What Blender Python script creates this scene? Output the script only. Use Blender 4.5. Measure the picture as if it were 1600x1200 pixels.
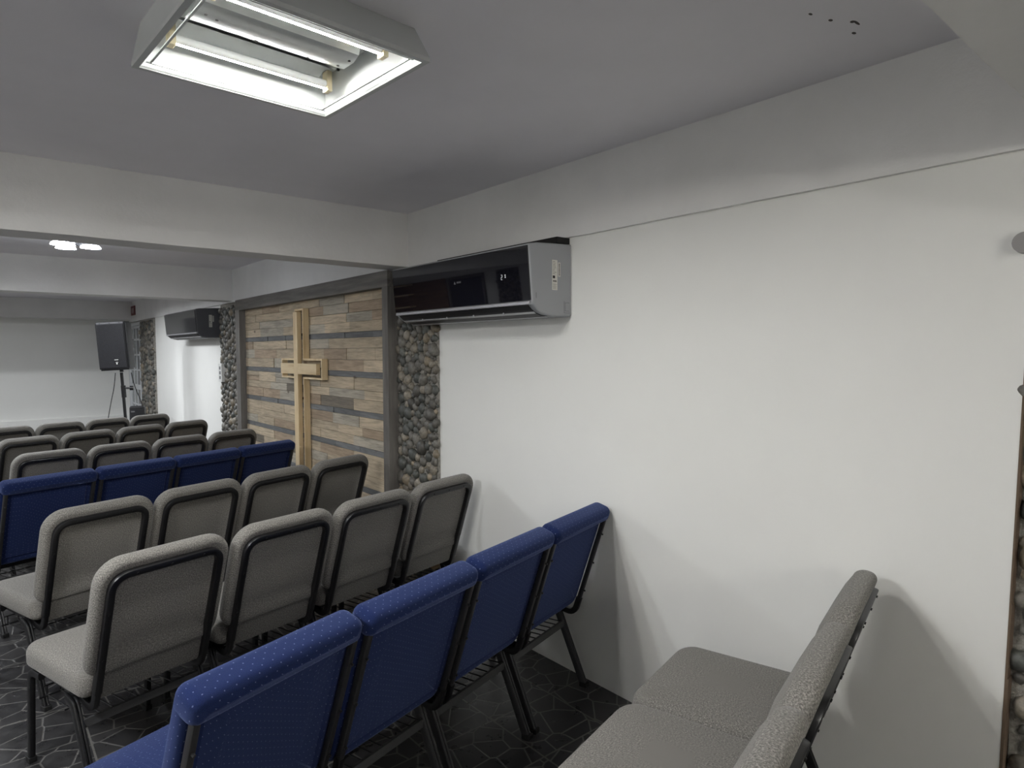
import bpy, bmesh, math, random
from mathutils import Vector, Matrix, noise

for o in list(bpy.data.objects):
    bpy.data.objects.remove(o)
S = bpy.context.scene
C = S.collection
rad = math.radians

# ------------------------------------------------------------------ camera
cam_d = bpy.data.cameras.new('camera')
cam_d.sensor_fit = 'HORIZONTAL'
cam_d.sensor_width = 36.0
cam_d.lens = 1011.0 / 1600.0 * 36.0
cam_d.clip_start = 0.02
cam = bpy.data.objects.new('camera', cam_d)
C.objects.link(cam)
yaw, pitch, roll = rad(39.83), rad(-2.875), rad(-0.16)
fwd = Vector((math.sin(yaw) * math.cos(pitch), math.cos(yaw) * math.cos(pitch), math.sin(pitch)))
rgt = Vector((math.cos(yaw), -math.sin(yaw), 0))
upv = rgt.cross(fwd)
r2 = rgt * math.cos(roll) + upv * math.sin(roll)
u2 = -rgt * math.sin(roll) + upv * math.cos(roll)
m = Matrix((r2, u2, -fwd)).transposed().to_4x4()
m.translation = Vector((0, 0, 1.6))
cam.matrix_world = m
S.camera = cam

# ------------------------------------------------------------------ world, exposure
wd = bpy.data.worlds.new('world')
wd.use_nodes = True
wd.node_tree.nodes['Background'].inputs[0].default_value = (0.6, 0.65, 0.7, 1)
wd.node_tree.nodes['Background'].inputs[1].default_value = 0.02
S.world = wd
vs = S.view_settings
vs.view_transform = 'Standard'
vs.look = 'None'
vs.gamma = 1.0
vs.use_curve_mapping = False
vs.exposure = 0.82

TUBE_L = 400.0        # radiance of the downward LED strip of the tubes
FILL_BATTEN_L = 64.0       # radiance of the added, unseen fill battens
DISC_L = 45.0         # radiance of the round bulbs

# ------------------------------------------------------------------ materials
def mat(name, base=(0.5, 0.5, 0.5), rough=0.5, metal=0.0, spec=0.5):
    m = bpy.data.materials.new(name)
    m.use_nodes = True
    b = m.node_tree.nodes['Principled BSDF']
    b.inputs['Base Color'].default_value = (*base, 1)
    b.inputs['Roughness'].default_value = rough
    b.inputs['Metallic'].default_value = metal
    b.inputs['Specular IOR Level'].default_value = spec
    return m

class NT:
    def __init__(s, m):
        s.t = m.node_tree
        s.b = s.t.nodes['Principled BSDF']
    def n(s, kind, **kw):
        x = s.t.nodes.new(kind)
        for k, v in kw.items():
            setattr(x, k, v)
        return x
    def l(s, a, b):
        s.t.links.new(a, b)
    def math(s, op, a, b=None, c=None):
        x = s.n('ShaderNodeMath', operation=op)
        for i, v in enumerate((a, b, c)):
            if v is None: continue
            if isinstance(v, (int, float)): x.inputs[i].default_value = v
            else: s.l(v, x.inputs[i])
        return x.outputs[0]
    def mix(s, f, a, b, blend='MIX'):
        x = s.n('ShaderNodeMix', data_type='RGBA', blend_type=blend)
        for sock, v in ((x.inputs[0], f), (x.inputs[6], a), (x.inputs[7], b)):
            if isinstance(v, (int, float)): sock.default_value = v
            elif isinstance(v, tuple): sock.default_value = (*v, 1)
            else: s.l(v, sock)
        return x.outputs[2]
    def ramp(s, f, stops):
        x = s.n('ShaderNodeValToRGB')
        e = x.color_ramp.elements
        while len(e) < len(stops): e.new(0.5)
        for i, (p, c) in enumerate(stops):
            e[i].position = p
            e[i].color = (*c, 1) if isinstance(c, tuple) else (c, c, c, 1)
        s.l(f, x.inputs[0])
        return x.outputs[0]
    def noise(s, vec, scale, detail=3.0, rough=0.55):
        x = s.n('ShaderNodeTexNoise')
        x.inputs['Scale'].default_value = scale
        x.inputs['Detail'].default_value = detail
        x.inputs['Roughness'].default_value = rough
        if vec is not None: s.l(vec, x.inputs['Vector'])
        return x.outputs['Fac']
    def bump(s, h, strength=0.2, dist=0.01):
        x = s.n('ShaderNodeBump')
        x.inputs['Strength'].default_value = strength
        x.inputs['Distance'].default_value = dist
        s.l(h, x.inputs['Height'])
        s.l(x.outputs[0], s.b.inputs['Normal'])
    def obj(s):
        return s.n('ShaderNodeTexCoord').outputs['Object']
    def pos(s):
        return s.n('ShaderNodeNewGeometry').outputs['Position']
    def uv(s):
        return s.n('ShaderNodeTexCoord').outputs['UV']

def paint(name, base, rough, bump_s, mott=0.04, sc=25):
    m = mat(name, base, rough)
    t = NT(m)
    p = t.pos()
    f = t.noise(p, 2.5, 5)
    lo = tuple(c * (1 - mott) for c in base)
    hi = tuple(min(1, c * (1 + mott)) for c in base)
    t.l(t.ramp(f, [(0.3, lo), (0.7, hi)]), t.b.inputs['Base Color'])
    t.bump(t.noise(p, sc, 6, 0.65), bump_s, 0.006)
    return m

M = {}
M['wall'] = paint('white_paint', (0.83, 0.83, 0.80), 0.55, 0.05, 0.015, 12)
M['plaster'] = paint('rough_white_plaster', (0.80, 0.795, 0.78), 0.7, 0.30, 0.05, 22)
M['ceil'] = paint('ceiling_paint', (0.84, 0.825, 0.86), 0.75, 0.12, 0.03, 14)

def ceiling_spots(m):
    t = NT(m)
    old = t.b.inputs['Base Color'].links[0].from_socket
    p = t.pos()
    sp = t.n('ShaderNodeSeparateXYZ'); t.l(p, sp.inputs[0])
    tot = None
    for (x, y, rx, ry) in SPOTS:
        dx = t.math('DIVIDE', t.math('SUBTRACT', sp.outputs[0], x), rx)
        dy = t.math('DIVIDE', t.math('SUBTRACT', sp.outputs[1], y), ry)
        d = t.math('ADD', t.math('MULTIPLY', dx, dx), t.math('MULTIPLY', dy, dy))
        k = t.math('LESS_THAN', d, 1.0)
        tot = k if tot is None else t.math('MAXIMUM', tot, k)
    t.l(t.mix(tot, old, (0.06, 0.05, 0.045)), t.b.inputs['Base Color'])
SPOTS = [(1.97, 0.83, .009, .005), (1.77, 0.86, .008, .004), (1.845, 0.84, .008, .005), (1.915, 0.80, .018, .004), (1.90, 0.805, .008, .006)]
ceiling_spots(M['ceil'])

def floor_mat():
    m = mat('slate_look_tile', (0.03, 0.03, 0.032), 0.32)
    t = NT(m)
    p = t.pos()
    sp = t.n('ShaderNodeSeparateXYZ'); t.l(p, sp.inputs[0])
    tx = t.math('DIVIDE', t.math('SUBTRACT', sp.outputs[0], 2.023), 0.340)
    ty = t.math('DIVIDE', t.math('SUBTRACT', sp.outputs[1], 1.825), 0.330)
    fx, fy = t.math('FRACT', tx), t.math('FRACT', ty)
    ix, iy = t.math('FLOOR', tx), t.math('FLOOR', ty)
    ex = t.math('MINIMUM', fx, t.math('SUBTRACT', 1.0, fx))
    ey = t.math('MINIMUM', fy, t.math('SUBTRACT', 1.0, fy))
    edge = t.math('MINIMUM', ex, ey)
    grout = t.math('LESS_THAN', edge, 0.011)
    # the printed crazy-paving pattern restarts on every tile
    cx = t.math('ADD', fx, t.math('MULTIPLY', ix, 7.31))
    cy = t.math('ADD', fy, t.math('MULTIPLY', iy, 5.77))
    co = t.n('ShaderNodeCombineXYZ'); t.l(cx, co.inputs[0]); t.l(cy, co.inputs[1])
    vo = t.n('ShaderNodeTexVoronoi', feature='DISTANCE_TO_EDGE', voronoi_dimensions='2D')
    vo.inputs['Scale'].default_value = 2.7
    vo.inputs['Randomness'].default_value = 0.9
    t.l(co.outputs[0], vo.inputs['Vector'])
    vc = t.n('ShaderNodeTexVoronoi', feature='F1', voronoi_dimensions='2D')
    vc.inputs['Scale'].default_value = 2.7
    vc.inputs['Randomness'].default_value = 0.9
    t.l(co.outputs[0], vc.inputs['Vector'])
    vein = t.ramp(vo.outputs['Distance'], [(0.0, 1.0), (0.02, 0.8), (0.036, 0.0)])
    sc = t.n('ShaderNodeSeparateColor'); t.l(vc.outputs['Color'], sc.inputs[0])
    n1 = t.noise(p, 14, 5)
    body = t.mix(sc.outputs[0], (0.018, 0.018, 0.020), (0.034, 0.033, 0.034))
    body = t.mix(t.math('MULTIPLY', n1, 0.5), body, (0.05, 0.048, 0.046))
    col = t.mix(vein, body, (0.135, 0.13, 0.122))
    col = t.mix(grout, col, (0.13, 0.125, 0.115))
    t.l(col, t.b.inputs['Base Color'])
    t.l(t.ramp(n1, [(0.3, 0.24), (0.7, 0.42)]), t.b.inputs['Roughness'])
    h = t.math('SUBTRACT', t.math('MULTIPLY', n1, 0.4), t.math('MAXIMUM', vein, grout))
    t.bump(h, 0.25, 0.003)
    return m
M['floor'] = floor_mat()

def grey_fabric():
    m = mat('grey_melange_fabric', (0.13, 0.125, 0.115), 0.92, spec=0.2)
    t = NT(m)
    u = t.uv()
    mp = t.n('ShaderNodeMapping'); t.l(u, mp.inputs[0]); mp.inputs['Scale'].default_value = (230, 200, 1)
    f = t.noise(mp.outputs[0], 1.0, 2, 0.7)
    g = t.noise(u, 55, 3)
    c = t.ramp(f, [(0.32, (0.068, 0.065, 0.059)), (0.52, (0.180, 0.172, 0.156)), (0.70, (0.355, 0.338, 0.308))])
    t.l(t.mix(t.math('MULTIPLY', g, 0.25), c, (0.19, 0.182, 0.168)), t.b.inputs['Base Color'])
    t.b.inputs['Sheen Weight'].default_value = 0.15
    t.bump(f, 0.15, 0.001)
    return m
M['grey'] = grey_fabric()

def blue_fabric():
    m = mat('navy_dotted_fabric', (0.02, 0.035, 0.12), 0.9, spec=0.2)
    t = NT(m)
    u = t.uv()
    sp = t.n('ShaderNodeSeparateXYZ'); t.l(u, sp.inputs[0])
    k = 1 / 0.029
    a = t.math('MULTIPLY', t.math('ADD', sp.outputs[0], sp.outputs[1]), k)
    b = t.math('MULTIPLY', t.math('SUBTRACT', sp.outputs[0], sp.outputs[1]), k)
    fa = t.math('SUBTRACT', t.math('FRACT', a), 0.5)
    fb = t.math('SUBTRACT', t.math('FRACT', b), 0.5)
    d = t.math('SQRT', t.math('ADD', t.math('MULTIPLY', fa, fa), t.math('MULTIPLY', fb, fb)))
    dot = t.ramp(d, [(0.05, 1.0), (0.095, 0.0)])
    # fine woven lines
    ln = t.math('ABSOLUTE', t.math('SINE', t.math('MULTIPLY', sp.outputs[0], 1700)))
    mp = t.n('ShaderNodeMapping'); t.l(u, mp.inputs[0]); mp.inputs['Scale'].default_value = (600, 600, 1)
    f = t.noise(mp.outputs[0], 1.0, 2, 0.7)
    c = t.ramp(f, [(0.3, (0.0045, 0.009, 0.038)), (0.7, (0.0115, 0.021, 0.082))])
    c = t.mix(t.math('MULTIPLY', ln, 0.25), c, (0.015, 0.024, 0.08))
    t.l(t.mix(dot, c, (0.10, 0.125, 0.22)), t.b.inputs['Base Color'])
    t.b.inputs['Sheen Weight'].default_value = 0.3
    t.b.inputs['Sheen Tint'].default_value = (0.4, 0.5, 0.9, 1)
    t.bump(f, 0.35, 0.0012)
    return m
M['blue'] = blue_fabric()
M['blue'].node_tree.nodes['Principled BSDF'].inputs['Specular IOR Level'].default_value = 0.06
M['black'] = mat('black_powder_coat', (0.008, 0.008, 0.009), 0.36)
M['charcoal'] = mat('charcoal_steel', (0.028, 0.028, 0.030), 0.42, 0.3)
M['bar'] = mat('grey_steel_bar', (0.10, 0.10, 0.102), 0.4, 0.3)
M['leg_steel'] = mat('satin_dark_steel', (0.055, 0.055, 0.058), 0.36, 0.4)
M['rubber'] = mat('black_rubber', (0.006, 0.006, 0.006), 0.7)

def attr_mat(name, rough, bump_scale, bump_s, grain=None):
    m = mat(name, (0.3, 0.3, 0.3), rough)
    t = NT(m)
    a = t.n('ShaderNodeAttribute', attribute_name='tone')
    p = t.pos()
    col = a.outputs['Color']
    if grain:
        mp = t.n('ShaderNodeMapping'); t.l(p, mp.inputs[0]); mp.inputs['Scale'].default_value = grain
        g = t.noise(mp.outputs[0], 1.0, 6, 0.65)
        w = t.n('ShaderNodeTexNoise'); w.inputs['Scale'].default_value = 1.0; w.inputs['Detail'].default_value = 2
        w.inputs['Distortion'].default_value = 1.2
        mp2 = t.n('ShaderNodeMapping'); t.l(p, mp2.inputs[0]); mp2.inputs['Scale'].default_value = tuple(x * 0.28 for x in grain)
        t.l(mp2.outputs[0], w.inputs['Vector'])
        v = t.ramp(g, [(0.25, 0.66), (0.5, 1.0), (0.75, 1.2)])
        col = t.mix(1.0, col, v, 'MULTIPLY')
        v2 = t.ramp(w.outputs['Fac'], [(0.3, 0.75), (0.6, 1.1)])
        col = t.mix(1.0, col, v2, 'MULTIPLY')
        # knots
        vo = t.n('ShaderNodeTexVoronoi', feature='F1'); vo.inputs['Scale'].default_value = 3.1
        mp3 = t.n('ShaderNodeMapping'); t.l(p, mp3.inputs[0]); mp3.inputs['Scale'].default_value = (0.3, 0.75, 1.6)
        t.l(mp3.outputs[0], vo.inputs['Vector'])
        k = t.ramp(vo.outputs['Distance'], [(0.03, 1.0), (0.085, 0.0)])
        col = t.mix(t.math('MULTIPLY', k, 0.75), col, (0.05, 0.028, 0.016))
        t.bump(g, bump_s, 0.004)
    else:
        g = t.noise(p, bump_scale, 5, 0.6)
        v = t.ramp(g, [(0.3, 0.65), (0.7, 1.25)])
        col = t.mix(1.0, col, v, 'MULTIPLY')
        t.bump(g, bump_s, 0.004)
    t.l(col, t.b.inputs['Base Color'])
    return m
M['plank'] = attr_mat('reclaimed_plank', 0.75, 0, 0.35, grain=(12, 9, 120))
M['pebble'] = attr_mat('river_pebble', 0.5, 60, 0.25)

def mortar_mat():
    m = mat('grey_mortar', (0.3, 0.28, 0.25), 0.9)
    t = NT(m); p = t.pos()
    f = t.noise(p, 45, 6, 0.7)
    t.l(t.ramp(f, [(0.3, (0.16, 0.15, 0.13)), (0.7, (0.42, 0.40, 0.36))]), t.b.inputs['Base Color'])
    t.bump(f, 0.9, 0.012)
    return m
M['mortar'] = mortar_mat()

def wood(name, c0, c1, c2, scale, rough=0.55):
    m = mat(name, c1, rough)
    t = NT(m); p = t.obj()
    mp = t.n('ShaderNodeMapping'); t.l(p, mp.inputs[0]); mp.inputs['Scale'].default_value = scale
    g = t.noise(mp.outputs[0], 1.0, 5, 0.6)
    t.l(t.ramp(g, [(0.3, c0), (0.5, c1), (0.72, c2)]), t.b.inputs['Base Color'])
    t.bump(g, 0.15, 0.003)
    return m
M['pine'] = wood('pale_pine', (0.58, 0.42, 0.22), (0.74, 0.58, 0.35), (0.80, 0.66, 0.43), (14, 14, 2.0), 0.5)
M['pine_h'] = wood('pale_pine_crosswise', (0.58, 0.42, 0.22), (0.74, 0.58, 0.35), (0.80, 0.66, 0.43), (14, 2.0, 20), 0.5)
M['greywood'] = wood('grey_stained_wood', (0.10, 0.092, 0.082), (0.15, 0.14, 0.127), (0.22, 0.205, 0.185), (20, 20, 2.0), 0.7)
M['greywood_h'] = wood('grey_stained_wood_crosswise', (0.10, 0.092, 0.082), (0.15, 0.14, 0.127), (0.22, 0.205, 0.185), (20, 2.0, 30), 0.7)
M['brownwood'] = wood('brown_wood', (0.09, 0.045, 0.022), (0.16, 0.085, 0.04), (0.24, 0.14, 0.07), (4, 1.2, 25), 0.6)
M['ac_grey'] = mat('ac_grey_plastic', (0.30, 0.31, 0.325), 0.38)
M['ac_dark'] = mat('ac_dark_plastic', (0.085, 0.087, 0.098), 0.32)
M['gloss'] = mat('black_glass_panel', (0.006, 0.006, 0.010), 0.025, 0, 0.6)
M['dark_gloss'] = mat('dark_grey_gloss_panel', (0.045, 0.045, 0.047), 0.12)
M['silver'] = mat('silver_plastic', (0.45, 0.45, 0.47), 0.28, 0.6)
M['vent_black'] = mat('dark_vent_interior', (0.006, 0.006, 0.008), 0.5)
M['white_plastic'] = mat('white_plastic', (0.72, 0.72, 0.70), 0.4)
M['paper'] = mat('off_white_label', (0.62, 0.61, 0.56), 0.7)
M['ink'] = mat('black_ink', (0.012, 0.012, 0.012), 0.7)
M['faint'] = mat('faint_grey_print', (0.16, 0.16, 0.17), 0.6)
M['red'] = mat('dark_red_sign', (0.13, 0.018, 0.020), 0.5)
M['pink'] = mat('pale_sign_face', (0.36, 0.26, 0.26), 0.5)
M['spk'] = mat('black_speaker_plastic', (0.012, 0.012, 0.014), 0.5)
M['white_metal'] = mat('white_enamel', (0.60, 0.62, 0.61), 0.3)
M['alu'] = mat('bright_reflector', (0.80, 0.83, 0.82), 0.28, 0.5)
M['cream'] = mat('cream_holder', (0.62, 0.54, 0.36), 0.5)
M['tan'] = mat('tan_paper', (0.42, 0.29, 0.16), 0.8)
M['edge'] = mat('brown_board_edge', (0.13, 0.09, 0.06), 0.85)
M['doorwhite'] = mat('white_door_paint', (0.70, 0.72, 0.74), 0.4)
M['pane'] = mat('dim_grey_glass', (0.22, 0.25, 0.25), 0.08, 0, 0.6)
M['pane_dark'] = mat('dark_glass', (0.01, 0.012, 0.02), 0.05, 0, 0.6)
M['stub'] = mat('grey_stub', (0.30, 0.29, 0.285), 0.7)

def grille_mat():
    m = mat('perforated_grille', (0.02, 0.02, 0.023), 0.45, 0.2)
    t = NT(m)
    p = t.obj()
    f = t.noise(p, 260, 1)
    t.l(t.ramp(f, [(0.4, (0.010, 0.010, 0.012)), (0.6, (0.032, 0.032, 0.037))]), t.b.inputs['Base Color'])
    return m
M['grille'] = grille_mat()

def emis(name, col, s):
    m = mat(name, (0.9, 0.9, 0.9), 0.4)
    b = m.node_tree.nodes['Principled BSDF']
    b.inputs['Emission Color'].default_value = (*col, 1)
    b.inputs['Emission Strength'].default_value = s
    return m
M['tube'] = emis('lit_tube', (1.0, 0.99, 0.95), TUBE_L)
M['batten'] = emis('fill_batten_tube', (1.0, 0.98, 0.94), FILL_BATTEN_L)
M['diffuser'] = mat('tube_diffuser', (0.85, 0.87, 0.86), 0.35)
M['wall_batten_fill'] = emis('fill_wall_batten_tube', (1.0, 0.97, 0.90), FILL_BATTEN_L * 0.6)  # weaker tubes of the fill batten added on the back wall
M['tube_unseen'] = emis('lit_unseen_tube', (0.93, 0.96, 1.0), TUBE_L * 2.5)  # tubes of the unseen ceiling lights, most of them added for fill
M['disc'] = emis('lit_bulb', (0.88, 0.94, 1.0), DISC_L)
M['digit'] = emis('lit_digit', (0.9, 0.95, 1.0), 0.05)

# ------------------------------------------------------------------ mesh helpers
def link(name, bm, m, parent=None, smooth=False, mats=None):
    me = bpy.data.meshes.new(name)
    bmesh.ops.recalc_face_normals(bm, faces=bm.faces[:])
    bm.to_mesh(me); bm.free()
    for x in (mats or [m]): me.materials.append(x)
    if smooth:
        for p in me.polygons: p.use_smooth = True
        try: me.set_sharp_from_angle(angle=rad(40))
        except Exception: pass
    o = bpy.data.objects.new(name, me)
    C.objects.link(o)
    if parent: o.parent = parent
    return o

def thing(name, label, cat, loc=(0, 0, 0), rz=0.0, group=None):
    o = bpy.data.objects.new(name, None)
    o.empty_display_size = 0.1
    C.objects.link(o)
    o.location = loc; o.rotation_euler = (0, 0, rz)
    return tag(o, label, cat, group)

def tag(o, label, cat, group=None):
    o['label'] = label; o['category'] = cat
    if group: o['group'] = group
    return o

def struct(o, label=None):
    o['kind'] = 'structure'
    if label: o['label'] = label
    return o

def box(bm, x0, x1, y0, y1, z0, z1, mi=0, bev=0.0, mtx=None):
    v = [bm.verts.new((x, y, z)) for x in (x0, x1) for y in (y0, y1) for z in (z0, z1)]
    q = [(0, 1, 3, 2), (4, 6, 7, 5), (0, 4, 5, 1), (2, 3, 7, 6), (0, 2, 6, 4), (1, 5, 7, 3)]
    fs = [bm.faces.new([v[i] for i in f]) for f in q]
    for f in fs: f.material_index = mi
    if bev > 0:
        es = list({e for f in fs for e in f.edges})
        r = bmesh.ops.bevel(bm, geom=es, offset=bev, segments=2, affect='EDGES', profile=0.5)
        for f in r['faces']: f.material_index = mi
        v = list({w for f in fs if f.is_valid for w in f.verts} | {w for f in r['faces'] for w in f.verts})
    if mtx is not None:
        for w in v: w.co = mtx @ w.co
    return v

def cyl(bm, a, b, r0, r1=None, n=16, cap=True, mi=0):
    a, b = Vector(a), Vector(b)
    r1 = r0 if r1 is None else r1
    t = (b - a).normalized()
    ref = Vector((0, 0, 1)) if abs(t.z) < 0.9 else Vector((1, 0, 0))
    e1 = t.cross(ref).normalized(); e2 = t.cross(e1)
    A, B = [], []
    for i in range(n):
        c, s = math.cos(2 * math.pi * i / n), math.sin(2 * math.pi * i / n)
        A.append(bm.verts.new(a + (e1 * c + e2 * s) * r0))
        B.append(bm.verts.new(b + (e1 * c + e2 * s) * r1))
    for i in range(n):
        f = bm.faces.new((A[i], A[(i + 1) % n], B[(i + 1) % n], B[i])); f.material_index = mi
    if cap:
        for L in (A, B):
            f = bm.faces.new(L); f.material_index = mi

def fillet(pts, radii, n=6):
    """round the inner corners of a polyline"""
    pts = [Vector(p) for p in pts]
    out = [pts[0]]
    for i in range(1, len(pts) - 1):
        p, r = pts[i], radii[i - 1]
        d0 = (pts[i - 1] - p).normalized(); d1 = (pts[i + 1] - p).normalized()
        ang = d0.angle(d1)
        t = min(r / math.tan(ang / 2), (pts[i - 1] - p).length * .49, (pts[i + 1] - p).length * .49)
        a, b = p + d0 * t, p + d1 * t
        for k in range(n + 1):
            u = k / n
            out.append(a * (1 - u) ** 2 + p * 2 * u * (1 - u) + b * u * u)
    out.append(pts[-1])
    return out

def sweep(bm, pts, normal, wa, wb, rc=0.35, seg=2, mi=0):
    """rounded-rectangle section along a planar path; wa across the plane normal, wb in plane"""
    N = Vector(normal).normalized()
    sec = []
    ha, hb = wa / 2, wb / 2
    r = min(ha, hb) * rc
    for (sx, sy, a0) in ((1, 1, 0), (-1, 1, 90), (-1, -1, 180), (1, -1, 270)):
        for k in range(seg + 1):
            an = rad(a0 + 90 * k / seg)
            sec.append((sx * (ha - r) + r * math.cos(an), sy * (hb - r) + r * math.sin(an)))
    rings = []
    for i, p in enumerate(pts):
        d = Vector((0, 0, 0))
        if i > 0: d += (pts[i] - pts[i - 1]).normalized()
        if i < len(pts) - 1: d += (pts[i + 1] - pts[i]).normalized()
        t = d.normalized(); B = t.cross(N).normalized()
        rings.append([bm.verts.new(p + N * a + B * b) for a, b in sec])
    n = len(sec)
    for A, B in zip(rings, rings[1:]):
        for i in range(n):
            f = bm.faces.new((A[i], A[(i + 1) % n], B[(i + 1) % n], B[i])); f.material_index = mi
    for L in (rings[0], rings[-1]):
        f = bm.faces.new(L); f.material_index = mi

def rrect(hw, s0, s1, radii, n=7):
    """rounded rectangle outline: radii = (bottom-left.. for corners +x+s, -x+s, -x-s, +x-s)"""
    out = []
    for (cx, cs, r, a0) in ((hw, s1, radii[0], 0), (-hw, s1, radii[1], 90), (-hw, s0, radii[2], 180), (hw, s0, radii[3], 270)):
        sx, sy = (1 if cx > 0 else -1), (1 if cs == s1 else -1)
        for k in range(n + 1):
            an = rad(a0 + 90 * k / n)
            out.append((cx - sx * r + r * math.cos(an), cs - sy * r + r * math.sin(an)))
    return out

def slab(bm, hw, s0, s1, rc, prof, fn, uvs=True):
    """padded slab lofted through (inset, t) rings, mapped to 3D by fn(x,s,t)"""
    if not isinstance(rc, tuple): rc = (rc,) * 4
    # unfolded UVs: distance travelled along the profile, measured out from the outermost ring
    L = [0.0]
    for (i0, t0), (i1, t1) in zip(prof, prof[1:]): L.append(L[-1] + math.hypot(i1 - i0, t1 - t0))
    e = min(range(len(prof)), key=lambda q: (round(prof[q][0], 6), q))
    base = rrect(hw, s0, s1, rc)
    m_ = len(base) // 4
    nrm = []
    for q in range(4):
        for k in range(m_): nrm.append((math.cos(rad(90 * q + 90 * k / (m_ - 1))), math.sin(rad(90 * q + 90 * k / (m_ - 1)))))
    rings = []
    for (ins, t), d in zip(prof, L):
        o = rrect(hw - ins, s0 + ins, s1 - ins, tuple(max(r - ins, 0.004) for r in rc))
        rings.append([(bm.verts.new(fn(x, s, t)), b[0] + g[0] * (d - L[e]), b[1] + g[1] * (d - L[e])) for (x, s), b, g in zip(o, base, nrm)])
    uvl = bm.loops.layers.uv.verify()
    n = len(rings[0])
    def face(q):
        f = bm.faces.new([a[0] for a in q])
        for lp, a in zip(f.loops, q): lp[uvl].uv = (a[1], a[2])
    for A, B in zip(rings, rings[1:]):
        for i in range(n):
            j = (i + 1) % n
            face((A[i], A[j], B[j], B[i]))
    for R_, (ins, t) in ((rings[0][::-1], prof[0]), (rings[-1], prof[-1])):
        face(R_)

# ------------------------------------------------------------------ room shell
W = 2.257            # face of the white right-hand wall
XL = -3.25           # opposite wall
YB, YF = -2.2, 13.9  # back and front walls
ZC, ZB = 2.507, 2.155

bm = bmesh.new(); box(bm, XL - .2, W + .4, YB - .2, YF + .2, -0.15, 0)
struct(link('floor', bm, M['floor']), 'dark slate-look tiled floor')
bm = bmesh.new(); box(bm, XL - .2, W + .4, YB - .2, YF + .2, ZC, ZC + .15)
struct(link('ceiling', bm, M['ceil']), 'grey painted ceiling')
bm = bmesh.new()
box(bm, W, W + .3, 0.478, 12.54, 0, ZB)
box(bm, W, W + .3, 13.87, YF, 0, ZB)
box(bm, W + .06, W + .3, 12.54, 13.87, 0, ZB)
box(bm, W + .06, W + .3, -0.7, 0.478, 0, ZB)
box(bm, W, W + .3, YB, -0.7, 0, ZB)
for v in bm.verts:
    if abs(v.co.y - .478) < 1e-4 and v.co.x < W + .31: v.co.y = .503 - .0125 * v.co.z / .6
struct(link('wall_right', bm, M['wall']), 'smooth white right-hand wall')
bm = bmesh.new(); box(bm, XL, W + .3, YF, YF + .2, 0, ZC); struct(link('wall_front', bm, M['wall']), 'white far wall behind the loudspeaker')
bm = bmesh.new(); box(bm, XL - .2, XL, YB, YF, 0, ZC); struct(link('wall_left', bm, M['wall']))
bm = bmesh.new(); box(bm, XL - .2, W + .3, YB - .2, YB, 0, ZC); struct(link('wall_back', bm, M['wall']))
bm = bmesh.new(); box(bm, XL, W, YF - .03, YF, 0, 0.44, bev=.004); struct(link('baseboard_front', bm, M['wall']), 'low white ledge along the far wall')

def beam(name, x0, x1, y0, y1, z0, label):
    bm = bmesh.new()
    # finely divided so the plastered edges can waver a little
    box(bm, x0, x1, y0, y1, z0, ZC)
    longest = max(x1 - x0, y1 - y0)
    ax = 0 if x1 - x0 > y1 - y0 else 1
    n = int(longest / 0.12)
    for k in range(1, n):
        co = Vector((x0, y0, z0)); co[ax] += longest * k / n
        no = Vector((0, 0, 0)); no[ax] = 1
        bmesh.ops.bisect_plane(bm, geom=bm.verts[:] + bm.edges[:] + bm.faces[:], plane_co=co, plane_no=no)
    for v in bm.verts:
        if v.co.z < z0 + .01:
            v.co.z += noise.noise(v.co * 2.3) * 0.004 + noise.noise(v.co * 9) * 0.0015
            v.co[1 - ax] += noise.noise(v.co * 3.1 + Vector((7, 3, 1))) * 0.003
    return struct(link(name, bm, M['plaster']), label)
beam('trim_1', XL, 2.237, 3.75, 3.97, ZB + .005, 'white cross beam over the nearest chairs')
beam('trim_2', XL, 2.237, 7.50, 7.75, ZB + .013, 'white cross beam farther down the room')
beam('trim_3', XL, 2.237, 13.35, YF, 2.195, 'white beam along the far wall')
beam('trim_4', XL, 2.237, 0.02, 0.395, ZB, 'white beam overhead at top right')
beam('trim_5', 2.237, W + .3, YB, YF, ZB - .003, 'white beam along the right-hand wall')
beam('trim_6', XL, XL + .04, YB, YF, ZB, 'white beam along the left wall')

# ragged brown edge of the wall board beside the rubble strip
bm = bmesh.new()
rng = random.Random(4)
z = 0.0
while z < 1.52:
    h = rng.uniform(.05, .22)
    d = rng.uniform(-.0015, .001) + (-.003 if z < .62 else 0)
    vv = box(bm, W - .0015, W + .052, .4985 + d, .5035, z, min(z + h, 1.55))
    for v in vv: v.co.y -= .0208 * v.co.z
    z += h
struct(link('trim_7', bm, M['edge']), 'brown raw board edge beside the rubble strip')

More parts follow.
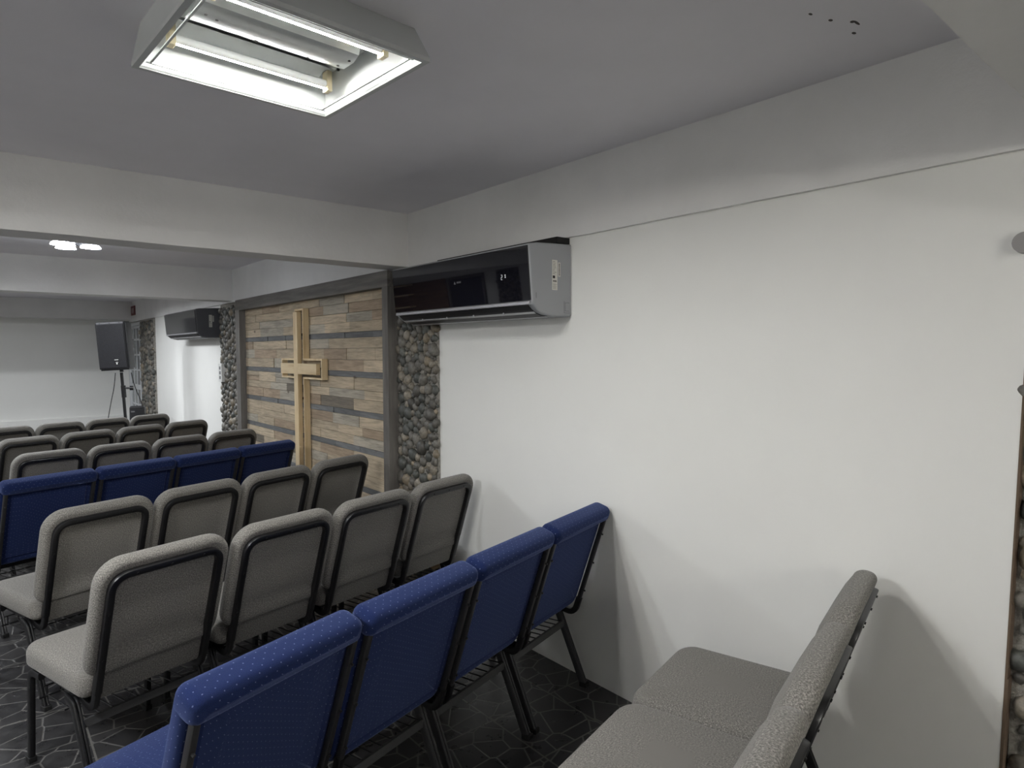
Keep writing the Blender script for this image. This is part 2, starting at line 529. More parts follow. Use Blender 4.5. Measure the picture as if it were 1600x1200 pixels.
# ------------------------------------------------------------------ stone pillars
def pebble_mesh(name, y0, y1, z0, z1, xface, outward, size, seed, parent, sub=2, dens=1.0, tries=9000, fill=True):
    rng = random.Random(seed)
    bm = bmesh.new()
    col = bm.loops.layers.float_color.new('tone')
    pts = []
    for _ in range(tries):
        a = rng.uniform(*size); 
        y, z = rng.uniform(y0 + a * .55, y1 - a * .55), rng.uniform(z0 + a * .5, z1 - a * .5)
        ok = True
        for (py, pz, pa) in pts:
            if (py - y) ** 2 + (pz - z) ** 2 < ((a + pa) * 0.80 / dens) ** 2:
                ok = False; break
        if ok: pts.append((y, z, a))
    for _ in range(2200 if fill else 0):
        a = rng.uniform(size[0] * .45, size[0] * .8)
        y, z = rng.uniform(y0 + a * .6, y1 - a * .6), rng.uniform(z0 + a * .5, z1 - a * .5)
        if all((py - y) ** 2 + (pz - z) ** 2 > ((a + pa) * 0.72) ** 2 for (py, pz, pa) in pts): pts.append((y, z, a))
    for (y, z, a) in pts:
        r = bmesh.ops.create_icosphere(bm, subdivisions=sub, radius=1.0)
        el = rng.uniform(0.72, 1.0); ang = rng.uniform(0, math.pi)
        off = Vector((rng.uniform(-50, 50),) * 3)
        g = rng.random()
        if g < .52: t = rng.uniform(.06, .17); c = (t * 1.06, t, t * .87)
        elif g < .74: t = rng.uniform(.12, .24); c = (t * 1.12, t, t * .80)
        elif g < .93: t = rng.uniform(.07, .13); c = (t * .96, t, t * .90)
        else: t = rng.uniform(.14, .24); c = (t * 1.18, t * .98, t * .70)
        for v in r['verts']:
            p = v.co.copy()
            k = 1 + 0.28 * noise.noise(p * 0.9 + off) + .06 * noise.noise(p * 3 + off)
            p = Vector((p.x * a * .72, p.y * a * 1.12, p.z * a * 1.12 * el)) * k
            py = p.y * math.cos(ang) - p.z * math.sin(ang); pz = p.y * math.sin(ang) + p.z * math.cos(ang)
            v.co = Vector((xface + outward * (p.x + a * .1), y + py, z + pz))
        for f in {f for v in r['verts'] for f in v.link_faces}:
            f.smooth = True
            for lp in f.loops: lp[col] = (*c, 1)
    me = bpy.data.meshes.new(name)
    bm.to_mesh(me); bm.free()
    me.materials.append(M['pebble'])
    o = bpy.data.objects.new(name, me); C.objects.link(o); o.parent = parent
    return o

def pillar(label, y0, y1, z1, xface=W, outward=-1, size=(.026, .048), seed=1, sub=2, dens=1.0, thick=.012, cat='pillar', tries=7000, fill=True):
    t = thing('stone_pillar', label, cat, (xface, (y0 + y1) / 2, 0))
    bm = bmesh.new()
    xa, xb = xface, xface + outward * thick
    box(bm, min(xa, xb), max(xa, xb), y0, y1, 0.0, z1)
    o = link('mortar_bed', bm, M['mortar'], t); o.location = -Vector(t.location)
    o = pebble_mesh('pebbles', y0, y1, 0.0, z1 - .035, xb, outward, size, seed, t, sub, dens, tries, fill); o.location = -Vector(t.location)
    return t
pillar('pebble-clad pillar between the wood panel and the big white wall', 3.415, 3.905, ZB - .005, seed=3, size=(.026, .05), tries=14000)
pillar('pebble-clad pillar left of the wood panel, behind the far air conditioner', 7.19, 7.99, ZB - .005, seed=5, size=(.026, .05))
pillar('distant pebble-clad pillar beside the white glazed door', 11.55, 12.53, ZB - .005, seed=8, size=(.03, .06), thick=.03)
pillar('rough rubble strip at the right picture edge beside the white wall', -.69, 0.484, ZB - .005, xface=W + .052, seed=12, size=(.03, .055), dens=.74, thick=.014, fill=True)

# ------------------------------------------------------------------ wood feature panel and cross
XP = 2.228
panel = thing('wood_panel', 'large framed panel of reclaimed wood planks on the right wall', 'wall panel', (XP, 5.5, 0))
def into(o, t):
    o.location = -Vector(t.location); return o
PY0, PY1, PZ1 = 3.985, 7.06, 2.04
bm = bmesh.new()
col = bm.loops.layers.float_color.new('tone')
rng = random.Random(21)
def plank(y0, y1, z0, z1, c):
    d = rng.uniform(-.004, .004)
    before = set(bm.faces)
    box(bm, XP + d, W - .002, y0 + .0012, y1 - .0012, z0 + .0012, z1 - .0012)
    for f in set(bm.faces) - before:
        for lp in f.loops: lp[col] = (*c, 1)
def tone():
    g = rng.random()
    if g < .60: t = rng.uniform(.42, .56); return (t, t * .82, t * .58)
    if g < .76: t = rng.uniform(.32, .42); return (t * 1.02, t * .78, t * .54)
    if g < .95: t = rng.uniform(.36, .46); return (t, t * .90, t * .72)
    t = rng.uniform(.14, .2); return (t, t * .86, t * .66)
strips = [0.57, 0.865, 1.135, 1.43, 1.73]
edges_z = [0.0]
bands = []
zc = 0.02
for s in strips + [PZ1 + .025]:
    lo, hi = zc, s - .022
    if lo < .1: n = 6
    else: n = 3 if hi - lo < .27 else 4
    hs = [rng.uniform(.8, 1.25) for _ in range(n)]
    tot = sum(hs); z = lo
    for h in hs:
        bands.append((z, z + (hi - lo) * h / tot, False)); z += (hi - lo) * h / tot
    if s < PZ1: bands.append((s - .022, s + .022, True))
    zc = s + .022
for (z0, z1, strip) in bands:
    y = PY0
    first = True
    while y < PY1:
        L = rng.choice([.42, .46, .46, .62, .62]) if not first else rng.uniform(.2, .65)
        first = False
        y1 = min(y + L, PY1)
        if PY1 - y1 < .12: y1 = PY1
        if strip:
            t = rng.uniform(.13, .19); c = (t * .98, t, t * 1.0)
        else: c = tone()
        if z1 - z0 > .09 and rng.random() < .2 and not strip:
            zm = (z0 + z1) / 2
            plank(y, y1, z0, zm, c); plank(y, y1, zm, z1, tone())
        else: plank(y, y1, z0, z1, c)
        y = y1
into(link('plank_cladding', bm, M['plank'], panel), panel)
XF = 2.165
bm = bmesh.new(); box(bm, XF, W, 3.905, 3.985, 0, PZ1 + .0, bev=.003); into(link('frame_post', bm, M['greywood'], panel), panel)
bm = bmesh.new(); box(bm, XF, W, 7.06, 7.19, 0, PZ1 + .0, bev=.003); into(link('frame_post', bm, M['greywood'], panel), panel)
bm = bmesh.new()
box(bm, XF, W, 3.905, 5.62, PZ1, ZB - .005, bev=.003)
box(bm, XF + .003, W, 5.626, 7.19, PZ1, ZB - .005, bev=.003)
into(link('frame_header', bm, M['greywood_h'], panel), panel)

cross = thing('wooden_cross', 'pale pine cross inside a hollow cross-shaped outline on the plank panel', 'cross', (2.2, 5.33, 0.35))
# hollow outline: a cross-shaped ribbon of boards
Z0 = 0.35
oy = [(5.375, Z0), (5.375, 1.372), (5.005, 1.372), (5.005, 1.545), (5.375, 1.545), (5.375, 1.972),
      (5.562, 1.972), (5.562, 1.545), (5.890, 1.545), (5.890, 1.372), (5.562, 1.372), (5.562, Z0)]
th = .016
def off_poly(p, d):
    n = len(p); out = []
    for i in range(n):
        a, b, c = Vector(p[i - 1]), Vector(p[i]), Vector(p[(i + 1) % n])
        d0 = (b - a).normalized(); d1 = (c - b).normalized()
        n0 = Vector((d0.y, -d0.x)); n1 = Vector((d1.y, -d1.x))
        out.append(b + (n0 + n1) * d)
    return out
bm = bmesh.new()
inn = off_poly(oy, th)
# make sure the offset goes inwards
if inn[5][1] > oy[5][1]: inn = off_poly(oy, -th)
n = len(oy)
X0, X1 = 2.172, XP - .006
ring = []
for (a, b) in zip(oy, inn):
    ring.append([bm.verts.new((X0, a[0], a[1])), bm.verts.new((X1, a[0], a[1])), bm.verts.new((X1, b[0], b[1])), bm.verts.new((X0, b[0], b[1]))])
for i in range(n):
    A, B = ring[i], ring[(i + 1) % n]
    for k in range(4):
        bm.faces.new((A[k], A[(k + 1) % 4], B[(k + 1) % 4], B[k]))
o = link('outline_frame', bm, M['pine'], cross); o.location = -Vector(cross.location)
bm = bmesh.new(); box(bm, 2.140, 2.178, 5.432, 5.518, Z0 + .02, 1.944, bev=.002)
o = link('upright', bm, M['pine'], cross); o.location = -Vector(cross.location)
bm = bmesh.new()
box(bm, 2.140, 2.176, 5.045, 5.4318, 1.412, 1.503, bev=.002)
box(bm, 2.140, 2.176, 5.5182, 5.825, 1.412, 1.503, bev=.002)
o = link('crossbar', bm, M['pine_h'], cross); o.location = -Vector(cross.location)
for y, z in ((5.465, .6), (5.465, 1.2), (5.465, 1.46), (5.465, 1.75), (5.12, 1.46), (5.70, 1.46)):
    bm = bmesh.new(); cyl(bm, (2.176, y, z), (XP - .006, y, z), .012, n=10)
    o = link('standoff', bm, M['black'], cross); o.location = -Vector(cross.location)

# ------------------------------------------------------------------ chairs
BEND = Vector((0, .075, .36))
bdir = Vector((0, -.306, .952)); ndir = Vector((0, .952, .306))
def back(x, s, t):
    return Vector((x, 0, 0)) + BEND + bdir * s + ndir * t
def seat_fn(x, s, t):
    # s = depth, t = height above floor; a soft waterfall at the front, a slight crown
    d = max(0, (s - .445) / .11)
    return Vector((x, s, t - .012 * d * d))

def arc_prof(t0, t1, r, rear_cap, front_cap, rf=None):
    """rear centre rings, rounded edge, front centre rings"""
    out = list(rear_cap)
    for k in range(7):
        a = rad(-90 + 90 * k / 6)
        out.append((r - r * math.cos(a), t0 + r + r * math.sin(a)))
    for k in range(7):
        a = rad(90 * k / 6); q = rf or r
        out.append((q * .8 - q * .8 * math.cos(a), t1 - q + q * math.sin(a)))
    return out + list(front_cap)

def chair(kind, label, group):
    root = thing('grey_chair' if kind == 'grey' else 'blue_chair', label, 'chair', group=group)
    fab = M[kind]
    # seat cushion
    bm = bmesh.new()
    slab(bm, .244, .055, .556 if kind == 'grey' else .535, (.075, .075, .04, .04),
         arc_prof(.388, .488, .038, [(.10, .386)], [(.075, .494), (.13, .498), (.19, .500)]), seat_fn)
    link('seat', bm, fab, root, True)
    # backrest pad
    bm = bmesh.new()
    if kind == 'grey':
        slab(bm, .243, .115, .572, (.095, .095, .07, .07),
             arc_prof(-.016, .050, .022, [(.12, -.004), (.066, -.003), (.058, -.008)], [(.07, .060), (.12, .068), (.18, .070)], .042), back)
    else:
        slab(bm, .244, .03, .545, (.03, .03, .05, .05),
             arc_prof(-.006, .056, .022, [(.12, -.010), (.052, -.010), (.044, -.002)], [(.07, .066), (.12, .072), (.18, .074)], .038), back)
        slab(bm, .2445, .484, .557, (.030, .030, .024, .024), arc_prof(-.042, .050, .030, [(.033, -.044)], [(.033, .052)]), back)
    pad = link('backrest', bm, fab, root, True)
    if kind == 'grey':
        bm = bmesh.new()
        slab(bm, .186, .02, .145, (.012,) * 4, [(.02, -.012), (.004, -.011), (0, -.007), (0, .002), (.01, .004)], back)
        link('lower_back_panel', bm, fab, root, True)
        # inverted-U tube
        bm = bmesh.new()
        pts = fillet([back(-.196, .06, -.015), back(-.196, .520, -.015), back(.196, .520, -.015), back(.196, .06, -.015)], [.062, .062], 8)
        sweep(bm, pts, ndir, .030, .026)
        for x in (-.12, .0, .12): cyl(bm, back(x, .520, -.034), back(x, .520, -.02), .004, n=8)
        for sx in (-1, 1):
            for s in (.2, .38): cyl(bm, back(.196 * sx, s, -.033), back(.196 * sx, s, -.02), .004, n=8)
        link('back_frame', bm, M['black'], root, True)
        xt = .196
    else:
        xt = .226
        for sx in (-1, 1):
            bm = bmesh.new()
            sweep(bm, [back(xt * sx, .06, -.022), back(xt * sx, .495, -.022)], ndir, .020, .018)
            for s in (.12, .27, .42): cyl(bm, back(xt * sx, s, -.040), back(xt * sx, s, -.03), .004, n=8)
            link('back_upright', bm, M['charcoal'], root, True)
    # side rails under the seat with the bend up into the back
    bm = bmesh.new()
    tt = -.015 if kind == 'grey' else -.022
    for sx in (-1, 1):
        x = xt * sx
        top = back(x, .075, tt); bend = back(x, -.012, tt)
        pts = fillet([top, bend, Vector((x, .20, .372)), Vector((x, .48, .376))], [.05, .2], 6)
        sweep(bm, pts, (1, 0, 0), .020, .028)
    box(bm, -xt, xt, .44, .46, .362, .386)
    box(bm, -xt, xt, .14, .16, .352, .380)
    link('seat_frame', bm, M['black'], root, True)
    # legs
    xl = .222
    for sx in (-1, 1):
        bm = bmesh.new()
        x = xl * sx
        pts = fillet([Vector((x, .42, .376)), Vector((x, .512, .376)), Vector((x, .545, .0))], [.055], 7)
        sweep(bm, pts, (1, 0, 0), .022, .030, .6)
        if kind == 'grey':   # short link tube to the rail
            box(bm, min(x, xt * sx), max(x, xt * sx), .425, .445, .365, .385)
        lg = link('leg', bm, M['black'], root, True)
        bm = bmesh.new(); box(bm, x - .014, x + .014, .527, .563, 0, .022, bev=.003); link('foot_cap', bm, M['rubber'], lg)
        bm = bmesh.new()
        pts = fillet([Vector((x, .20, .366)), Vector((x, .150, .352)), Vector((x, 0, 0))], [.03], 5)
        # twin-ribbed oval tube
        for dx in (-.0065, .0065):
            sweep(bm, [p + Vector((dx, 0, 0)) for p in pts], (1, 0, 0), .0125, .033, .9)
        if kind == 'grey': box(bm, min(x, xt * sx), max(x, xt * sx), .165, .195, .352, .376)
        lg = link('leg', bm, M['leg_steel'] if kind == 'blue' else M['black'], root, True)
        bm = bmesh.new(); box(bm, x - .0155, x + .0155, -.017, .022, 0, .022, bev=.003); link('foot_cap', bm, M['rubber'], lg)
    # wire book rack with its flat rear bar
    bm = bmesh.new()
    box(bm, -.212, .212, .108, .120, .270, .300)
    link('rack_bar', bm, M['bar'], root)
    bm = bmesh.new()
    cyl(bm, (-.225, .44, .285), (.225, .44, .285), .004, n=8)
    cyl(bm, (-.212, .44, .325), (.212, .44, .325), .003, n=8)
    cyl(bm, (-.212, .26, .289), (.212, .26, .289), .003, n=8)
    for k in range(10):
        x = -.198 + .044 * k
        cyl(bm, (x, .114, .298), (x, .44, .289), .0026, n=6)
        cyl(bm, (x, .44, .289), (x, .44, .325), .0026, n=6)
    link('book_rack', bm, M['black'], root, True)
    return root

def dup(root):
    r = root.copy(); C.objects.link(r)
    for ch in list(root.children):
        c = ch.copy(); C.objects.link(c); c.parent = r
        for g in list(ch.children):
            d = g.copy(); C.objects.link(d); d.parent = c
    return r

# rows: (kind, angle, right-hand end of the back tops, pitch, count, words, group)
rows = [
    ('blue', 16.2, (2.250, 2.010), .5050, 4, 'nearest blue row', 'blue chairs of the nearest blue row'),
    ('grey', 14.2, (2.212, 2.974), .4975, 4, 'grey row just beyond nearest blue row', 'grey chairs of the first row beyond the nearest blue row'),
    ('grey', 18.0, (2.085, 4.015), .4925, 4, 'grey row just behind far blue row', 'grey chairs just behind the far blue row'),
    ('blue', 18.6, (1.976, 5.105), .4955, 4, 'far blue row', 'blue chairs of the far blue row'),
    ('grey', 15.9, (1.992, 6.012), .4700, 4, 'grey row just beyond far blue row', 'grey chairs just beyond the far blue row'),
    ('grey', 20.5, (1.880, 7.175), .4680, 4, 'second grey row beyond far blue row', 'grey chairs two rows beyond the far blue row'),
    ('grey', 20.3, (1.732, 8.176), .4540, 4, 'farthest grey row, nearest the loudspeaker', 'grey chairs of the farthest row'),
    ('grey', 14.0, (2.226, 0.826), .4900, 3, 'short grey row at bottom right', 'grey chairs at bottom right'),
]
place = ['wall end', 'second from the wall', 'third from the wall', 'aisle end']
proto = {}
for ri, (kind, ang, (xr, yr), pitch_, cnt, words, group) in enumerate(rows):
    a = rad(ang)
    u = Vector((math.cos(a), math.sin(a), 0)); v = Vector((-math.sin(a), math.cos(a), 0))
    for k in range(cnt):
        pl = place[k]
        if cnt == 3 and k == 2: pl = 'third from the wall, cut by the picture edge'
        nm = 'dotted navy chair' if kind == 'blue' else 'grey chair'
        if k in (0, 3) and cnt == 4: label = '%s at %s of %s' % (nm, pl, words)
        elif k == 0: label = '%s at wall end of %s' % (nm, words)
        elif cnt == 3 and k == 2: label = 'grey chair cut off by the bottom edge, third from the wall at bottom right'
        else: label = '%s %s in %s' % (nm, pl, words)
        tip = Vector((xr, yr, 0)) - u * (pitch_ * (k + .5))
        org = tip + v * .10
        if kind not in proto:
            o = chair(kind, label, group); proto[kind] = o
        else:
            o = dup(proto[kind])
        a2 = a + {(1, 3): rad(2.5), (0, 3): rad(3)}.get((ri, k), 0)
        org = tip + Vector((-math.sin(a2), math.cos(a2), 0)) * .10
        o.location = org; o.rotation_euler = (0, 0, a2)
        o.scale = (min(1, pitch_ / .4925) if pitch_ < .49 else 1.02 if pitch_ > .5 else 1, 1, 1)
        o['label'] = label; o['category'] = 'chair'; o['group'] = group

# ------------------------------------------------------------------ air conditioners
def air_con(label, y0, y1, body, panel_m, detail):
    t = thing('air_conditioner', label, 'air conditioner', (2.1, (y0 + y1) / 2, 1.77))
    L = -Vector(t.location)
    prof = [(W - .002, 2.118), (2.13, 2.112), (2.03, 2.106), (1.990, 2.099), (1.978, 2.090), (2.000, 1.832), (2.006, 1.818), (2.03, 1.797), (2.055, 1.783), (2.086, 1.774), (2.13, 1.769), (W - .012, 1.768), (W - .002, 1.778)]
    bm = bmesh.new()
    A = [bm.verts.new((x, y0, z)) for x, z in prof]; B = [bm.verts.new((x, y1, z)) for x, z in prof]
    n = len(prof)
    bm.faces.new(A); bm.faces.new(B)
    for i in range(n): bm.faces.new((A[i], A[(i + 1) % n], B[(i + 1) % n], B[i]))
    o = link('housing', bm, body, t, False); o.location = L
    md = o.modifiers.new('bevel', 'BEVEL'); md.width = .006; md.segments = 2; md.limit_method = 'ANGLE'; md.angle_limit = rad(50)
    # tilted glossy front panel
    bm = bmesh.new()
    def fx(z): return 1.978 + (2.090 - z) / .258 * .022
    e = .007
    vs_ = []
    for (yy, zz) in ((y0 + .006, 2.088), (y1 - .006, 2.088), (y1 - .006, 1.838), (y0 + .006, 1.838)):
        vs_.append((bm.verts.new((fx(zz) - e, yy, zz)), bm.verts.new((fx(zz) + .001, yy, zz))))
    bm.faces.new([a for a, b in vs_]); bm.faces.new([b for a, b in vs_][::-1])
    for i in range(4):
        a, b = vs_[i], vs_[(i + 1) % 4]
        bm.faces.new((a[0], b[0], b[1], a[1]))
    o = link('front_panel', bm, panel_m, t); o.location = L
    # silver lip, outlet and louvres along the lower front
    bm = bmesh.new()
    box(bm, 1.990, 2.012, y0 + .012, y1 - .012, 1.818, 1.834, bev=.003)
    o = link('lower_lip', bm, M['silver'], t); o.location = L
    bm = bmesh.new()
    pts = [(2.003, 1.817), (2.026, 1.7965), (2.052, 1.7815), (2.083, 1.7725), (2.125, 1.7675)]
    rr = []
    for yy in (y0 + .035, y1 - .035):
        rr.append([bm.verts.new((x - .0012, yy, z - .0016)) for x, z in pts] + [bm.verts.new((x + .02, yy, z + .012)) for x, z in pts[::-1]])
    k = len(rr[0])
    for i in range(k): bm.faces.new((rr[0][i], rr[0][(i + 1) % k], rr[1][(i + 1) % k], rr[1][i]))
    bm.faces.new(rr[0]); bm.faces.new(rr[1])
    o = link('air_outlet', bm, M['vent_black'], t); o.location = L
    for (x, z, w) in ((2.042, 1.783, .007), (2.118, 1.7655, .009)):
        bm = bmesh.new()
        mt = Matrix.Translation((x, 0, z)) @ Matrix.Rotation(rad(28 if x < 2.08 else 6), 4, 'Y')
        box(bm, -w, w, y0 + .03, y1 - .03, -.002, .002, bev=.0008, mtx=mt)
        if x < 2.08:
            for q in range(1, 5):
                yq = y0 + (y1 - y0) * q / 5
                box(bm, x - .012, x + .006, yq - .004, yq + .004, z - .001, z + .014)
        o = link('louvre', bm, M['silver'], t); o.location = L
    # service flap at the rear lower corner of the near end
    bm = bmesh.new()
    for (x0, x1, z0, z1) in ((2.205, 2.2065, 1.786, 1.842), (2.205, 2.245, 1.785, 1.7865), (2.212, 2.2135, 1.795, 1.835), (2.212, 2.24, 1.834, 1.8355), (2.212, 2.24, 1.7945, 1.796)):
        box(bm, x0, x1, y0 - .0006, y0 + .002, z0, z1)
    box(bm, 2.024, 2.026, y0 - .0006, y0 + .002, 1.848, 1.874)
    o = link('service_flap', bm, M['ac_dark'], t); o.location = L
    # rating labels on the near end
    bm = bmesh.new(); box(bm, 2.126, 2.160, y0 - .0012, y0 + .001, 1.892, 2.034)
    s = link('rating_label', bm, M['paper'], t); s.location = L
    bm = bmesh.new()
    rg = random.Random(3)
    for q in range(9):
        z = 2.027 - q * .0072
        box(bm, 2.129, 2.129 + rg.uniform(.012, .026), y0 - .0016, y0, z - .0014, z)
    box(bm, 2.129, 2.144, y0 - .0016, y0, 1.947, 1.960)
    for q in range(4): box(bm, 2.131 + q * .0062, 2.135 + q * .0062, y0 - .0016, y0, 1.930, 1.938)
    for q in range(6):
        z = 1.923 - q * .0048
        box(bm, 2.129, 2.129 + rg.uniform(.015, .028), y0 - .0016, y0, z - .001, z)
    p = link('small_print', bm, M['ink'] if detail else M['faint'], s); p.location = (0, 0, 0)
    bm = bmesh.new(); box(bm, 2.165, 2.180, y0 - .0012, y0 + .001, 1.957, 2.024)
    s2 = link('barcode_label', bm, M['paper'], t); s2.location = L
    bm = bmesh.new()
    z = 1.962
    while z < 2.018:
        h = rg.uniform(.0008, .0026); box(bm, 2.1695, 2.1755, y0 - .0016, y0, z, z + h); z += h + rg.uniform(.0006, .0014)
    link('bars', bm, M['ink'] if detail else M['faint'], s2)
    if detail:
        # two-digit display glowing through the glass: 2 and a second, half-lit digit
        bm = bmesh.new()
        def seg(yc, zc, w, h):
            zz0, zz1 = zc - h / 2, zc + h / 2
            xx = fx(zc) - e - .0008
            box(bm, xx, xx + .0006, yc - w / 2, yc + w / 2, zz0, zz1)
        yd, zd = 2.452, 1.958
        w, h, th_ = .009, .011, .0026
        seg(yd, zd + h, w, th_); seg(yd - w / 2, zd + h / 2, th_, h); seg(yd, zd, w, th_); seg(yd + w / 2, zd - h / 2, th_, h); seg(yd, zd - h, w, th_)
        yd -= .027
        seg(yd, zd + h * .75, .008, .006); seg(yd, zd - h * .1, .007, .007)
        o = link('temperature_display', bm, M['digit'], t); o.location = L
        bm = bmesh.new()
        def tri(y, z):
            x = fx(z) - e - .0007
            a = [bm.verts.new((x, y + .010, z - .006)), bm.verts.new((x, y - .008, z - .007)), bm.verts.new((x, y + .006, z + .010))]
            bm.faces.new(a)
        tri(2.845, 1.962)
        for q in range(4): seg(2.826 - q * .010, 1.964, .006, .009)
        o = link('maker_mark', bm, M['faint'], t); o.location = L
    return t
air_con('air conditioner with black glass front and grey ends above the white wall', 2.25, 3.50, M['ac_grey'], M['gloss'], True)
air_con('distant dark grey air conditioner left of the wood panel', 8.03, 9.55, M['ac_dark'], M['dark_gloss'], False)
# black strip standing in for the shaded gap above the near unit
bm = bmesh.new(); box(bm, 2.170, W - .003, 2.262, 3.3, 2.1205, 2.149); tag(link('gap_shade_strip', bm, M['rubber']), 'black strip for the shaded gap above the near air conditioner', 'strip')

# ------------------------------------------------------------------ ceiling lights
def troffer(label, loc, rz, group=None, lit='tube'):
    t = thing('ceiling_light', label, 'ceiling light', loc, rz, group)
    h = .298; zb, zt = 0.0, .107
    hi = .285
    bm = bmesh.new()
    # sloped outer sides, open below
    O = [(-h, -h), (h, -h), (h, h), (-h, h)]
    I = [(-h + .016, -h + .016), (h - .016, -h + .016), (h - .016, h - .016), (-h + .016, h - .016)]
    T = [(-h + .012, -h + .055), (h - .012, -h + .055), (h - .012, h - .055), (-h + .012, h - .055)]
    T2 = [(-h + .05, -h + .085), (h - .05, -h + .085), (h - .05, h - .085), (-h + .05, h - .085)]
    vO = [bm.verts.new((x, y, zb)) for x, y in O]; vO2 = [bm.verts.new((x, y, zb + .012)) for x, y in O]
    vT = [bm.verts.new((x, y, zt)) for x, y in T]
    vI = [bm.verts.new((x, y, zb)) for x, y in I]; vI2 = [bm.verts.new((x, y, zb + .010)) for x, y in I]
    vU = [bm.verts.new((x, y, zt - .006)) for x, y in T2]
    for i in range(4):
        j = (i + 1) % 4
        bm.faces.new((vO[i], vO[j], vO2[j], vO2[i])); bm.faces.new((vO2[i], vO2[j], vT[j], vT[i]))
        bm.faces.new((vO[i], vO[j], vI[j], vI[i])); bm.faces.new((vI[i], vI[j], vI2[j], vI2[i]))
        bm.faces.new((vI2[i], vI2[j], vU[j], vU[i]))
    bm.faces.new(vT); bm.faces.new(vU)
    link('housing', bm, M['white_metal'], t)
    # bright edge strips inside the rim
    bm = bmesh.new()
    box(bm, -.270, .270, -.262, -.256, .010, .014); box(bm, -.270, .270, .256, .262, .010, .014)
    box(bm, -.262, -.256, -.256, .256, .010, .014); box(bm, .256, .262, -.256, .256, .010, .014)
    link('diffuser_ledge', bm, M['white_metal'], t)
    # central ballast cover, a shallow channel
    bm = bmesh.new()
    pr = [(-.075, .100), (-.060, .072), (-.030, .060), (.030, .060), (.060, .072), (.075, .100)]
    A = [bm.verts.new((-.235, y, z)) for y, z in pr]; B = [bm.verts.new((.215, y, z)) for y, z in pr]
    for i in range(len(pr) - 1): bm.faces.new((A[i], A[i + 1], B[i + 1], B[i]))
    bm.faces.new(A); bm.faces.new(B)
    link('ballast_cover', bm, M['alu'], t, True)
    bm = bmesh.new()
    for (x, y) in ((-.2, -.02), (-.17, -.01), (.19, .02), (.2, -.03), (.235, -.06), (.24, .08), (.245, .12), (.25, -.1), (.1, .03), (-.05, .035)):
        cyl(bm, (x, y, .0595 if abs(y) < .04 and x < .21 else .092), (x, y, .064 if abs(y) < .04 and x < .21 else .099), .0045, n=8)
    link('screw_holes', bm, M['black'], t)
    for sy in (-1, 1):
        y = .165 * sy
        bm = bmesh.new(); cyl(bm, (-.222, y, .056), (.222, y, .056), .0135, n=16)
        bm.normal_update()
        bmesh.ops.recalc_face_normals(bm, faces=bm.faces[:]); bm.normal_update()
        for f in bm.faces: f.material_index = 1 if f.normal.z < -.90 else 0   # the LED strip faces down
        tb = link('tube_lamp', bm, None, t, True, mats=[M['diffuser'], M[lit]])
        # curved reflector behind the tube
        bm = bmesh.new()
        pr = []
        for k in range(9):
            a = rad(200 + 140 * k / 8)
            pr.append((y + .062 * math.cos(a), .098 + .018 * math.sin(a) * -1 - .018))
        A = [bm.verts.new((-.23, yy, zz)) for yy, zz in pr]; B = [bm.verts.new((.225, yy, zz)) for yy, zz in pr]
        for i in range(8): bm.faces.new((A[i], A[i + 1], B[i + 1], B[i]))
        link('reflector', bm, M['white_metal'], t, True)
        for sx in (-1, 1):
            bm = bmesh.new()
            x0 = .222 * sx
            box(bm, min(x0, x0 + .018 * sx), max(x0, x0 + .018 * sx), y - .017, y + .017, .034, .098, bev=.003)
            link('lamp_holder', bm, M['cream'], t)
    return t
troffer('open square two-tube ceiling light with white housing, nearest the camera', (.687, 1.832, 2.400), rad(3.4))

def disc_lamp(label, loc, rz, n=3, group=None):
    t = thing('ceiling_lamp', label, 'ceiling lamp', loc, rz, group)
    top = ZC - loc[2]
    bm = bmesh.new(); cyl(bm, (0, 0, top - .025), (0, 0, top), .075, .085, n=24); link('canopy', bm, M['black'], t, True)
    bm = bmesh.new(); cyl(bm, (0, 0, .015), (0, 0, top - .025), .02, n=16); link('stem', bm, M['silver'], t, True)
    for k in range(n):
        a = 2 * math.pi * k / n
        d = Vector((math.cos(a), math.sin(a), 0))
        bm = bmesh.new(); cyl(bm, Vector((0, 0, .03)), d * .10 + Vector((0, 0, .03)), .010, n=12); cyl(bm, d * .10 + Vector((0, 0, .026)), d * .10 + Vector((0, 0, .045)), .03, n=16)
        link('arm', bm, M['black'], t, True)
        bm = bmesh.new(); c = d * .115
        cyl(bm, c + Vector((0, 0, .008)), c + Vector((0, 0, .026)), .068, .055, n=28)
        link('bulb', bm, M['disc'], t, True)
    return t
disc_lamp('black ceiling lamp with three glowing round bulbs beyond the cross beam', (.61, 5.88, 2.385), rad(-14))
troffer('open square two-tube ceiling light over the far end, hidden behind a beam', (.62, 10.55, 2.400), 0, lit='tube_unseen')
troffer('added two-tube fill light before the far wooden panel, hidden by beam', (.62, 8.8, 2.400), 0, lit='tube_unseen')  # added out of view to brighten the side wall
def batten(label, loc, rz, L=1.2, lit='batten'):  # unseen battens, added only as fill light
    t = thing('fill_batten', label, 'ceiling light', loc, rz)
    top = .087
    bm = bmesh.new(); box(bm, -L / 2 - .02, L / 2 + .02, -.03, .03, top - .045, top, bev=.004); link('housing', bm, M['white_metal'], t)
    for sy in (-1, 1):
        bm = bmesh.new(); cyl(bm, (-L / 2, .055 * sy, 0), (L / 2, .055 * sy, 0), .014, n=14); link('tube_lamp', bm, M[lit], t, True)
        for sx in (-1, 1):
            bm = bmesh.new(); x = sx * (L / 2 + .008)
            box(bm, x - .007, x + .007, .055 * sy - .018, .055 * sy + .018, -.018, top - .03, bev=.003)
            box(bm, x - .007, x + .007, min(0, .055 * sy), max(0, .055 * sy), top - .05, top - .02)
            link('lamp_holder', bm, M['cream'], t)
    return t
